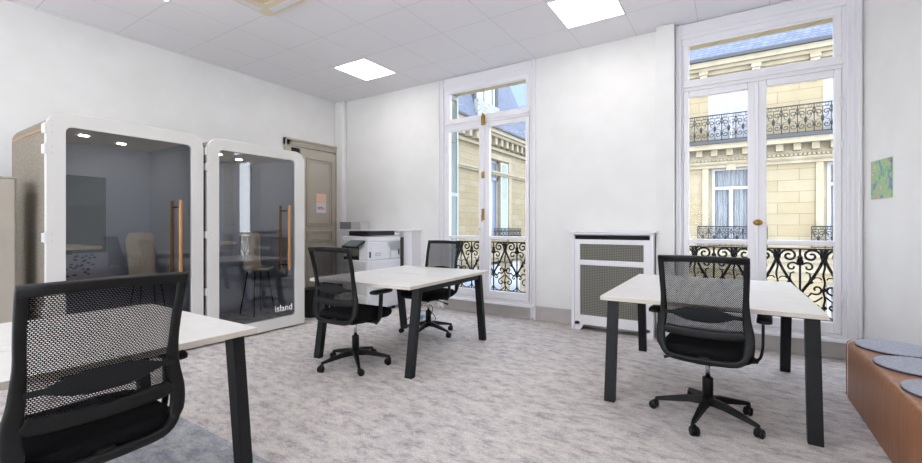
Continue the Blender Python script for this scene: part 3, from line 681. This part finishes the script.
# ------------------------------------------------------------------ bench desks
def desk(label, loc, rz, wx, ly, seam='y', splay=.11, rail=.045, inset=.09):
    """origin at floor centre; frames run along local y at both x ends"""
    r = thing('bench_desk', label, 'desk', loc, rz); hx, hy = wx/2, ly/2; zt = .74
    tops = ([(-hx, hx, -hy, -.003), (-hx, hx, .003, hy)] if seam == 'y' else [(-hx, -.003, -hy, hy), (.003, hx, -hy, hy)])
    for a, b_, c_, d_ in tops:
        t = obj('desktop', B(a, b_, c_, d_, zt-.0018, zt), 'laminate', r)
        obj('edge_band', B(a, b_, c_, d_, zt-.026, zt-.0018), 'ply_edge', t)
    for s in (-1, 1):
        xe = s*(hx-.045)
        xr = s*(hx-rail)
        obj('side_rail', B(xr-.02, xr+.02, -hy+inset+.1, hy-inset-.1, zt-.075, zt-.027), 'black_metal', r, bevel=.003)
        for q in (-1, 1):
            yb, yt = q*(hy-inset), q*(hy-inset-splay); b = NB()
            lo = [(xe-.035, yb-.027, .0), (xe+.035, yb-.027, .0), (xe+.035, yb+.027, .0), (xe-.035, yb+.027, .0)]
            hi = [(x_, y_-yb+yt, zt-.027) for x_, y_, _ in lo]
            loft(b, [[Vector(v) for v in lo], [Vector(v) for v in hi]]); obj('leg', b, 'black_metal', r, bevel=.003)
    for q in (-1, 1): obj('cross_rail', B(-hx+.065, hx-.065, q*.16-.02, q*.16+.02, zt-.07, zt-.027), 'black_metal', r)
    obj('cable_flap', boxes((-.17,.17,.035,.12,zt,zt+.003)) if seam == 'y' else boxes((.035,.12,-.17,.17,zt,zt+.003)), 'laminate', r)
    return r
desk('white two-person desk with black splayed legs in front of the right-hand window', (-.172, 3.75, 0), radians(.7), 1.20, 1.58, inset=.09)
desk('white two-person desk with black splayed legs in the middle, by the printer', (-2.74, 3.255, 0), radians(3), 1.14, 1.42, inset=.06)
desk('pale-topped desk in the left foreground, cut by the picture edge', (-2.46, .36, 0), 0, 1.14, 1.60, seam='x', inset=.035, splay=.05, rail=.42)

# ------------------------------------------------------------------ office chair
def yback(z):
    pr = [(.42,-.262),(.50,-.245),(.62,-.235),(.72,-.237),(.86,-.262),(.96,-.287),(1.05,-.315)]
    for i in range(len(pr)-1):
        if z <= pr[i+1][0] or i == len(pr)-2:
            t = (z-pr[i][0])/(pr[i+1][0]-pr[i][0]); return pr[i][1]+(pr[i+1][1]-pr[i][1])*t
def make_chair():
    r = thing('office_chair', '', 'chair')
    # base
    hb = NB(); lathe(hb, [(.03,.085),(.045,.095),(.048,.125),(.034,.145)], 20); hub = obj('base', hb, 'black', r, True)
    for k in range(5):
        a = radians(72*k); m_ = Matrix.Rotation(a, 4, 'Z')
        b = NB(); rings = []
        for x_, w_, zt_, zb_ in ((.02,.05,.14,.09),(.10,.044,.132,.09),(.2,.036,.108,.076),(.285,.028,.086,.064),(.305,.02,.08,.066)):
            rings.append([m_ @ Vector(v) for v in ((x_,-w_/2,zb_),(x_,w_/2,zb_),(x_,w_*.36,zt_),(x_,-w_*.36,zt_))])
        loft(b, rings); obj('base_leg', b, 'black', hub, bevel=.004)
        b = NB(); cr = m_ @ Matrix.Translation((.297, 0, .0)) @ Matrix.Rotation(radians(35+61*k), 4, 'Z')
        for q in (-1, 1):
            mw = cr @ Matrix.Translation((-.016, q*.004, .0275)) @ Matrix.Rotation(-q*pi/2, 4, 'X')
            lathe(b, [(.01,0),(.0275,.0),(.0275,.014),(.021,.021),(.004,.022)], 18, mx=mw)
        box(b, -.018, .012, -.011, .011, .035, .062, cr); tube(b, [cr @ Vector((0,0,.05)), cr @ Vector((0,0,.08))], .007, 8)
        obj('caster', b, 'black', hub, smooth=False, bevel=.002)
    b = NB(); lathe(b, [(.031,.13),(.031,.255),(.027,.262)], 20); obj('column', b, 'black', r, True)
    b = NB(); lathe(b, [(.014,.26),(.014,.40)], 16); obj('gas_lift', b, 'chrome', r, True)
    b = NB(); box(b, -.075, .075, -.12, .11, .375, .42); box(b, -.05, .05, -.2, -.1, .385, .415); me_ = obj('mechanism', b, 'black', r, bevel=.012)
    b = NB(); tube(b, [(-.07,.02,.395),(-.15,.0,.385),(-.21,-.02,.362),(-.25,-.03,.352)], [.006,.006,.007,.012], 8); obj('lever', b, 'black', me_, True)
    b = NB(); tube(b, [(.07,.05,.395),(.15,.05,.39),(.2,.05,.375)], [.006,.006,.013], 8); obj('lever', b, 'black', me_, True)
    # seat
    b = NB(); rings = []
    for z_, sc_ in ((.418,.90),(.43,.965),(.452,1.0),(.478,.995),(.492,.95),(.5,.84),(.503,.6)):
        lp = rrect(-.245*sc_, .245*sc_, .01-.245*sc_, .01+.25*sc_, .09*sc_, 6); rings.append([Vector((x_, y_, z_ - (.018*max(0,(y_-.16)/.1) if z_ > .46 else 0))) for x_, y_ in lp])
    loft(b, rings); obj('seat', b, 'black_fabric', r, True)
    # backrest frame
    HW = .217
    loop = [(-HW+.001,1.038),(-HW,1.015),(-HW+.002,.9),(-HW+.006,.78),(-HW+.002,.68),(-HW-.010,.60),(-HW-.010,.53),(-HW+.010,.468),(-.165,.437),(-.08,.429),(0,.427),
            (.08,.429),(.165,.437),(HW-.010,.468),(HW+.010,.53),(HW+.010,.60),(HW-.002,.68),(HW-.006,.78),(HW-.002,.9),(HW,1.015),(HW-.001,1.038)]
    lp = smoothpath([(x_, yback(z_), z_) for x_, z_ in loop], 3)
    lp = [Vector((p_.x, yback(p_.z), p_.z)) for p_ in lp]
    ws = [(.031 if p_.z > .8 else .031+.02*min(1,(.8-p_.z)/.2)) if p_.z > .5 else .036 for p_ in lp]
    b = NB(); sweep(b, lp, ws, .026, (0,1,.15), 12, .55)
    tops = [(-HW-.012, yback(1.026), 1.026), (-.1, yback(1.028)-.004, 1.028), (0, yback(1.029)-.006, 1.029), (.1, yback(1.028)-.004, 1.028), (HW+.012, yback(1.026), 1.026)]
    sweep(b, tops, .036, .028, (0,1,.3), 12, .35)
    cb = smoothpath([(-HW+.012, yback(.60), .605), (-.18, yback(.59), .592), (-.09, yback(.58)-.002, .586), (0, yback(.58)-.004, .584), (.09, yback(.58)-.002, .586), (.18, yback(.59), .592), (HW-.012, yback(.60), .605)], 3)
    sweep(b, cb, .056, .026, (0,1,0), 12, .6)
    bf = obj('backrest_frame', b, 'black', r, True)
    b = NB(); box(b, -.03, .03, -.262, -.14, .41, .452); obj('back_bracket', b, 'black', bf, bevel=.008)
    b = NB(); nx, nz = 12, 16; V = []
    for j in range(nz+1):
        z_ = .60+(1.03-.60)*j/nz; V.append([b.verts.new(((i/nx*2-1)*(HW-.008), yback(z_)-.012*(1-(i/nx*2-1)**2), z_)) for i in range(nx+1)])
    for j in range(nz):
        for i in range(nx): b.faces.new((V[j][i], V[j][i+1], V[j+1][i+1], V[j+1][i]))
    mo = obj('backrest_mesh', b, 'mesh', r, True); mo['label'] = 'see-through black mesh'
    # lumbar pad: elongated lozenge behind the mesh, with two thin arms
    b = NB(); out = [(-.205,.0,.010),(-.16,.0,.011),(-.135,.0,.020),(-.095,.0,.034),(-.05,0,.041),(0,.0,.042),(.05,0,.041),(.095,.0,.034),(.135,.0,.020),(.16,.0,.011),(.205,.0,.010)]
    rings = []
    for x_, _, hh in out:
        yy = yback(.70)-.030-.008*(1-(x_/.2)**2); dd = .007 if hh > .015 else .005
        rings.append([Vector((x_, yy+dd*cos(2*pi*k/12), .702+hh*sin(2*pi*k/12))) for k in range(12)])
    loft(b, rings); lu = obj('lumbar_support', b, 'lumbar', r, True)
    # arms
    for s_ in (-1, 1):
        b = NB(); sweep(b, smoothpath([(s_*.08,-.02,.405),(s_*.2,-.015,.405),(s_*.262,-.01,.42),(s_*.282,-.005,.47),(s_*.286,0,.56),(s_*.286,.005,.655)], 4), .045, .016, [(0,0,1)]*4+[(s_*1,0,.6)]*1+[(s_,0,.4)]*16, 10, .6)
        ar = obj('armrest', b, 'black', r, True)
        b = NB(); rings = []
        for z_, sc_ in ((.652,.8),(.658,1),(.674,1),(.682,.85)):
            rings.append([Vector((s_*.293+x_*sc_, .0+y_*sc_, z_)) for x_, y_ in rrect(-.038,.038,-.125,.125,.034,5)])
        loft(b, rings); obj('arm_pad', b, 'black', ar, True)
    return r
ch = make_chair()
ch['group'] = 'mesh-backed office chairs at the desks'
CH = [((-.13, 3.105, 0), radians(-3.5), 42, 'black mesh-back office chair tucked under the desk by the right-hand window'),
      ((-2.785, 2.62, 0), radians(3), 34, 'black mesh-back office chair at the near side of the middle desk, beside the lettered booth'),
      ((-2.90, 3.83, 0), radians(180), 64, 'black mesh-back office chair at the far side of the middle desk, facing the camera'),
      ((-2.075, .565, 0), radians(90), 20, 'black mesh-back office chair in the left foreground, its back close to the camera')]
for i, (l, rz, ph, lb) in enumerate(CH):
    o = ch if i == 0 else copy_tree(ch)
    o.location = l; o.rotation_euler = (0,0,rz); o['label'] = lb
    for c_ in o.children:
        if c_.name.split('.')[0] == 'base': c_.rotation_euler = (0, 0, radians(ph)-rz)

# cables under the middle desk
cb = thing('power_strip', 'power strip with blue and white plugs and loose cables under the middle desk', 'power strip', (-3.3, 4.3, 0))
obj('strip_body', B(-.04,.04,-.17,.17,0,.045), 'cable_w', cb, bevel=.006)
obj('plug', B(-.02,.02,-.12,-.07,.045,.10), 'plug_blue', cb, bevel=.005); obj('plug', B(-.02,.02,-.03,.02,.045,.09), 'cable_w', cb, bevel=.005)
bm = NB(); tube(bm, smoothpath([(0,.1,.05),(.02,.12,.16),(-.06,.05,.22),(-.12,-.05,.1),(-.05,-.16,.02),(.08,-.2,.015),(.16,-.1,.015),(.12,.05,.05),(.02,.02,.14),(-.08,-.1,.12),(-.2,-.15,.02),(-.3,-.02,.02)], 6), .005, 6); obj('cable', bm, 'cable', cb, True)
bm = NB(); tube(bm, smoothpath([(0,-.0,.08),(.04,.0,.17),(.06,-.08,.1),(.02,-.17,.02),(-.1,-.15,.015),(-.16,.0,.06),(-.1,.1,.2),(0,.2,.35),(.02,.1,.60)], 6), .004, 6); obj('cable', bm, 'cable_w', cb, True)

# ------------------------------------------------------------------ brown bench with felt pads
bn = thing('bench', 'tan brown leather bench with rounded edges along the right wall', 'bench', (.93, 3.0, 0))
def bench_loop(o_):
    r_ = .05
    r_ = .085; x0_, x1_, y0_, y1_ = -.24+o_, .235-o_, -1.2+o_, 1.08-o_
    return rrect(x0_, x1_, y0_, y1_, r_, 6)
bm = NB(); loft(bm, [[Vector((x_, y_, z_)) for x_, y_ in bench_loop(o_)] for o_, z_ in ((.004,0),(0,.01),(0,.375),(.006,.393),(.018,.405),(.034,.41))]); be = obj('bench_body', bm, 'leather', bn, True)
bm = NB()
for yy in (1.03,): tube(bm, [(-.2415, yy, .012), (-.2415, yy, .375), (-.235, yy, .395), (-.21, yy, .412)], .0025, 6)
obj('seam', bm, 'leather', be, True)
for i, (x_, y_, lb) in enumerate(((.905, 3.86, 'round grey felt seat pad on the brown bench, farthest from the camera'), (.905, 3.42, 'round grey felt seat pad on the brown bench, middle of three in view'),
                                 (.91, 2.95, 'round grey felt seat pad on the brown bench, nearest to the camera'))):
    r = thing('seat_pad', lb, 'seat pad', (x_, y_, .4105), 0, 'felt pads on the bench')
    bm = NB(); lathe(bm, [(.2,.0),(.202,.006),(.2,.010)], 48); e_ = obj('pad_edge', bm, 'pad_edge', r, False); 
    bm = NB(); lathe(bm, [(.2,.010),(.2,.014),(.196,.017)], 48); obj('pad_top', bm, 'felt_pad', r, False)

# picture on right wall
pc = thing('picture', 'small colourful green picture on the right wall', 'picture', tuple(rw_pt(.318, 1.61)), -A0 + pi)
# local x along the wall normal into the room
pc.rotation_euler = (0, 0, A0)
obj('print', B(-.012, -.0, -.155, .155, -.16, .16), 'picture', pc)

# ------------------------------------------------------------------ outside: facing building
FY = 20.0
fb = thing('apartment_building', 'cream stone apartment building facing the right-hand window', 'building', (2, FY, -8))
def F(name, bm, m, par=fb, **k):
    o = obj(name, bm, m, par, **k); o.matrix_parent_inverse = fb.matrix_world.inverted() if par is fb else o.matrix_parent_inverse
    return o
bpy.context.view_layer.update()
def rel(x, y, z): return (x-2, y-FY, z+8)
def fbx(bm, x0, x1, y0, y1, z0, z1): a = rel(x0,y0,z0); c_ = rel(x1,y1,z1); box(bm, a[0], c_[0], a[1], c_[1], a[2], c_[2])
def fB(*l):
    bm = NB()
    for t in l: fbx(bm, *t)
    return bm
WC = [-3.63, -.03, 3.57, 7.17]
X0f, X1f = -6.0, 12.0
# masonry wall with openings left out
wl = NB(); segs = []
xs = [X0f]
for c_ in WC: xs += [c_-.78, c_+.78]
xs.append(X1f)
for i in range(0, len(xs), 2): fbx(wl, xs[i], xs[i+1], FY, FY+6, -8, 7.7)
for c_ in WC:
    for z0_, z1_ in ((-8,-3.2),(-.9,.6),(3.55,4.5),(7.0,7.7)): fbx(wl, c_-.78, c_+.78, FY, FY+6, z0_, z1_)
obj('wall', wl, 'limestone', fb)
obj('cornice', fB((X0f-.1,X1f,FY-.45,FY,7.60,7.80),(X0f-.1,X1f,FY-.3,FY,7.48,7.60),(X0f,X1f,FY-.12,FY,7.34,7.48),(X0f,X1f,FY-.06,FY,6.60,6.68)), 'limestone_plain', fb)
b = NB(); x_ = -.98-1.76*2
while x_ < 11: 
    fbx(b, x_-.14, x_+.14, FY-.22, FY, 7.02, 7.48); fbx(b, x_-.16, x_+.16, FY-.28, FY, 7.34, 7.48); fbx(b, x_-.10, x_+.10, FY-.14, FY, 6.57, 7.02); x_ += 1.76
obj_split('bracket', b, 'limestone_plain', fb)
obj('gutter', fB((X0f-.1, X1f, FY-.58, FY-.42, 7.80, 7.92)), 'zinc', fb)
b = NB(); R0 = [rel(X0f-.1, FY-.45, 7.82), rel(X1f, FY-.45, 7.82), rel(X1f, FY+1.3, 10.52), rel(X0f-.1, FY+1.3, 10.52)]; R1 = [rel(X0f-.1, FY+6, 7.82), rel(X1f, FY+6, 7.82), rel(X1f, FY+6, 10.82), rel(X0f-.1, FY+6, 10.82)]
loft(b, [[Vector(v) for v in (R0[0], R0[3], R1[3], R1[0])], [Vector(v) for v in (R0[1], R0[2], R1[2], R1[1])]]); obj('roof', b, 'slate', fb)
# long balcony
obj('balcony_slab', fB((X0f, X1f, FY-.75, FY, 4.44, 4.56)), 'zinc', fb)
obj('string_course', fB((X0f,X1f,FY-.66,FY,4.24,4.44),(X0f,X1f,FY-.16,FY,3.68,4.24),(X0f,X1f,FY-.2,FY,3.72,3.80),(X0f,X1f,FY-.1,FY,3.56,3.68)), 'limestone_plain', fb)
b = NB(); x_ = X0f+.2
while x_ < 8: fbx(b, x_-.11, x_+.11, FY-.45, FY-.16, 4.00, 4.24); x_ += .52
obj_split('dentil', b, 'limestone_plain', fb)
b = NB(); x_ = X0f+.05
while x_ < 7: fbx(b, x_-.04, x_+.04, FY-.24, FY-.16, 3.82, 3.90); x_ += .13
obj('bead_moulding', b, 'limestone_plain', fb)
obj('ledge', fB((X0f,X1f,FY-.32,FY,.08,.26),(X0f,X1f,FY-.2,FY,-.12,.08),(X0f,X1f,FY-.08,FY,-.5,-.12)), 'limestone_plain', fb)
def far_railing(x0, x1, y, z0, z1, P, par, mapf, r=.011, parname='railing'):
    b = NB(); H_ = z1-z0
    def Q(path, rr=r, n=5): tube(b, [mapf(px, y, pz) for px, pz in path], rr, n)
    Q([(x0,z1),(x1,z1)], .022); Q([(x0,z0+.03),(x1,z0+.03)], .014); Q([(x0,z1-.13*H_),(x1,z1-.13*H_)], .012)
    n_ = max(1, round((x1-x0)/P)); P = (x1-x0)/n_
    for i in range(n_+1): Q([(x0+i*P,z0),(x0+i*P,z1)], .014)
    for i in range(n_):
        cx = x0+(i+.5)*P; cz = z0+.46*H_; q = P*.23
        Q([(cx,z0+.03),(cx,z1-.13*H_)], .010)
        lb = [mapf(cx+dx, y, cz+dz) for dx, dz in ((0,-.1*H_),(.05,0),(0,.1*H_),(-.05,0))]
        Q([(cx,cz-.09*H_),(cx,cz+.09*H_)], .042, 5)
        for s in (-1, 1):
            Q(spiral(cx+s*q, z0+.68*H_, .17*H_ if .17*H_ < P*.24 else P*.24, .02, pi/2-s*1.9, pi/2-s*1.9+s*pi*2.3, 16))
            Q(spiral(cx+s*q, z0+.24*H_, .15*H_ if .15*H_ < P*.22 else P*.22, .02, -pi/2+s*1.9, -pi/2+s*1.9-s*pi*2.3, 16))
            Q([(cx+s*P*.5, z0+.2*H_),(cx+s*P*.38, z0+.40*H_),(cx+s*.03, cz),(cx+s*P*.3, z0+.56*H_),(cx+s*P*.46, z0+.86*H_)], .012)
            Q(spiral(cx+s*P*.25, z1-.065*H_, .055*H_, .05*H_, 0, 2*pi, 8), .009, 4)
    return obj(parname, b, 'iron_far', par, True)
far_railing(X0f+.1, 8.0, FY-.70, 4.56, 5.56, .47, fb, rel, .015)
# windows
def far_window(c_, z0, z1, par, curt=True, split=.73):
    zt_ = z0+(z1-z0)*split
    f = obj('window', fB((c_-.66,c_-.56,FY+.16,FY+.24,z0,z1),(c_+.56,c_+.66,FY+.16,FY+.24,z0,z1),(c_-.56,c_+.56,FY+.16,FY+.24,z1-.09,z1),(c_-.56,c_+.56,FY+.16,FY+.24,zt_-.06,zt_+.06),
                         (c_-.06,c_+.06,FY+.15,FY+.24,z0,zt_-.06),(c_-.56,c_+.56,FY+.16,FY+.24,z0,z0+.10)), 'white_far', par)
    obj('pane', fB((c_-.56,c_+.56,FY+.19,FY+.20,z0+.1,z1-.09)), 'glass', f)
    cu_ = NB(); n_ = 60
    A_ = []; 
    for k in range(n_+1):
        x_ = c_-.6+1.2*k/n_; y_ = FY+.36+.035*sin(k*1.35)+.02*sin(k*.5); A_.append((cu_.verts.new(rel(x_,y_,z0)), cu_.verts.new(rel(x_,y_,z1))))
    for k in range(n_): cu_.faces.new((A_[k][0],A_[k+1][0],A_[k+1][1],A_[k][1]))
    obj('curtain', cu_, 'curtain', f, True)
    obj('reveal', fB((c_-.78,c_-.66,FY+.18,FY+.3,z0,z1),(c_+.66,c_+.78,FY+.18,FY+.3,z0,z1)), 'limestone_plain', f)
for c_ in WC:
    far_window(c_, .6, 3.55, fb)
    far_window(c_, -3.2, -.9, fb)
    sr = obj('window_surround', fB((c_-1.0,c_-.78,FY-.06,FY,.26,3.55),(c_+.78,c_+1.0,FY-.06,FY,.26,3.55),(c_-1.0,c_+1.0,FY-.06,FY,3.55,3.86),(c_-.16,c_+.16,FY-.14,FY-.06,3.45,3.90)), 'limestone_plain', fb)
    far_railing(c_-1.15, c_+1.15, FY-.3, .42, 1.2, .36, fb, rel, .013, 'window_guard')
    for s in (-1, 1):
        xx = c_+(-.802 if s < 0 else .002); b = fB((xx,xx+.06,FY+.02,FY+.06,4.56,7.0),(xx+.74,xx+.80,FY+.02,FY+.06,4.56,7.0),(xx,xx+.8,FY+.02,FY+.06,4.56,4.66),(xx,xx+.8,FY+.02,FY+.06,6.9,7.0),(xx+.06,xx+.74,FY+.05,FY+.06,4.66,6.9))
        z = 4.7
        while z < 6.88: fbx(b, xx+.06, xx+.36, FY+.02, FY+.045, z, z+.03); fbx(b, xx+.44, xx+.74, FY+.02, FY+.045, z, z+.03); z += .085
        obj('shutter', b, 'white_far', fb)

# wing along the street (seen through the narrow window)
WX = -14.2
wg = thing('apartment_building', 'cream stone building with slate mansard roof and dormer, seen through the narrow window', 'building', (WX, 22, -8))
def wr(x, y, z): return (x-WX, y-22, z+8)
def wB(*l):
    bm = NB()
    for (x0_, x1_, y0_, y1_, z0_, z1_) in l: a = wr(x0_,y0_,z0_); c_ = wr(x1_,y1_,z1_); box(bm, a[0], c_[0], a[1], c_[1], a[2], c_[2])
    return bm
YA, YE = 12.0, 32.0
obj('wall', wB((WX-7, WX, YA, 25.6, -8, 8), (WX-7, WX, 27.4, YE, -8, 8), (WX-7, WX, 25.6, 27.4, 5.9, 8), (WX-7, WX, 25.6, 27.4, -1.0, .3), (WX-7, WX-.5, 25.6, 27.4, -8, 8)), 'limestone', wg)
obj('cornice', wB((WX, WX+.75, YA, YE+.3, 7.55, 7.8), (WX, WX+.6, YA, YE+.2, 7.35, 7.55), (WX, WX+.2, YA, YE, 6.55, 6.75), (WX, WX+.12, YA, YE, 4.85, 4.98), (WX, WX+.2, YA, YE, 4.98, 5.1)), 'limestone_plain', wg)
b = NB(); y_ = YA+.3
while y_ < YE:
    a = wr(WX, y_-.16, 6.85); c_ = wr(WX+.5, y_+.16, 7.35); box(b, a[0], c_[0], a[1], c_[1], a[2], c_[2]); y_ += .85
obj_split('corbel', b, 'limestone_plain', wg)
obj('gutter', wB((WX+.65, WX+.85, YA, YE+.3, 7.8, 7.92)), 'zinc', wg)
b = NB(); R = [(WX+.6, 7.85), (WX-1.2, 13.9), (WX-7, 14.2), (WX-7, 7.85)]
loft(b, [[Vector(wr(x_, YA, z_)) for x_, z_ in R], [Vector(wr(x_, 32.3 if z_ < 8 else 29.9, z_)) for x_, z_ in R]]); obj('mansard_roof', b, 'slate', wg)
# dormer
dz0 = 8.6
dm = obj('dormer', wB((WX-1.5, WX+.25, 23.3, 23.6, dz0, 11.6), (WX-1.5, WX+.25, 26.2, 26.6, dz0, 11.6), (WX-1.5, WX+.4, 23.15, 26.75, 11.6, 11.9), (WX-1.5, WX+.25, 23.3, 26.6, dz0, 8.9)), 'zinc', wg)
obj('dormer_window', wB((WX+.14, WX+.2, 23.6, 23.85, 8.9, 11.6), (WX+.14, WX+.2, 25.95, 26.2, 8.9, 11.6), (WX+.14, WX+.2, 24.75, 25.05, 8.9, 11.6), (WX+.14, WX+.2, 23.6, 26.2, 11.4, 11.6)), 'white_far', dm)
obj('dormer_pane', wB((WX+.10, WX+.12, 23.6, 26.2, 8.9, 11.6)), 'far_glass', dm)
obj('planter', wB((WX+.25, WX+.55, 23.3, 26.2, 8.3, 9.4)), 'dormer_grey', wg)
# side window, its shutter and guard
wf = obj('window', wB((WX-.3, WX-.22, 25.6, 25.75, .3, 5.9), (WX-.3, WX-.22, 27.25, 27.4, .3, 5.9), (WX-.3, WX-.22, 26.4, 26.6, .3, 4.6), (WX-.3, WX-.22, 25.6, 27.4, 4.5, 4.7), (WX-.3, WX-.22, 25.6, 27.4, 5.75, 5.9)), 'white_far', wg)
obj('pane', wB((WX-.36, WX-.33, 25.6, 27.4, .3, 5.9)), 'far_glass', wf)
obj('window_surround', wB((WX, WX+.1, 25.1, 25.6, .0, 6.3), (WX, WX+.1, 28.6, 29.1, .0, 6.3), (WX, WX+.12, 25.1, 29.1, 5.95, 6.3)), 'limestone_plain', wg)
sh_ = louvre_shutter('shutter', Matrix.Translation(Vector(wr(WX+.06, 27.4, 0))) @ Matrix.Rotation(pi/2, 4, 'Z') @ Matrix.Scale(2.2, 4, (1,0,0)), .5, .4, 5.8, 'shutter_green', wg)
def wmap(px, y, pz): return Vector(wr(WX+.45, px, pz))
far_railing(25.6, 30.0, 0, .35, 1.05, .55, wg, wmap, .02, 'window_guard')
obj('ledge', wB((WX, WX+.5, YA, YE, -.95, -.6), (WX, WX+.3, YA, YE, -1.25, -.95)), 'limestone_plain', wg)
for yy in (19.0, 22.3, 25.6, 28.9):
    w2 = obj('window', wB((WX, WX+.05, yy, yy+1.7, -4.2, -1.5)), 'white_far', wg)
    obj('pane', wB((WX+.05, WX+.06, yy+.12, yy+.8, -4.1, -1.6), (WX+.05, WX+.06, yy+.9, yy+1.58, -4.1, -1.6)), 'far_glass', w2)
M['blue_roof'] = mat('blue_zinc_roof', srgb(84,98,134), .7)
bk = thing('distant_building', 'tall blue-grey zinc-clad building beyond the mansard roof, seen at the top of the narrow window', 'building', (-24, 48, -8))
obj('wall', B(-16, 16, 0, 8, 0, 24), 'limestone', bk)
bm = NB(); loft(bm, [[Vector((-16.4,-.4,13)),Vector((-16.4,-.2,24)),Vector((-16.4,5,31)),Vector((-16.4,8,24))],[Vector((16.4,-.4,13)),Vector((16.4,-.2,24)),Vector((16.4,5,31)),Vector((16.4,8,24))]]); obj('roof', bm, 'blue_roof', bk)
# street
st = obj('street', B(-40, 30, YW+.4, 60, -8.3, -8.0), 'reveal_dark'); struct(st)
# blue-grey carpet field in the lower left
bm = NB(); prism(bm, [(-1.86,-1.5),(-1.86,1.30),(-3.2,1.30),(-3.2,-1.5)], lambda x,y:(x,y,.0), lambda x,y:(x,y,.0015)); struct(obj('floor_inlay', bm, 'carpet_blue'))
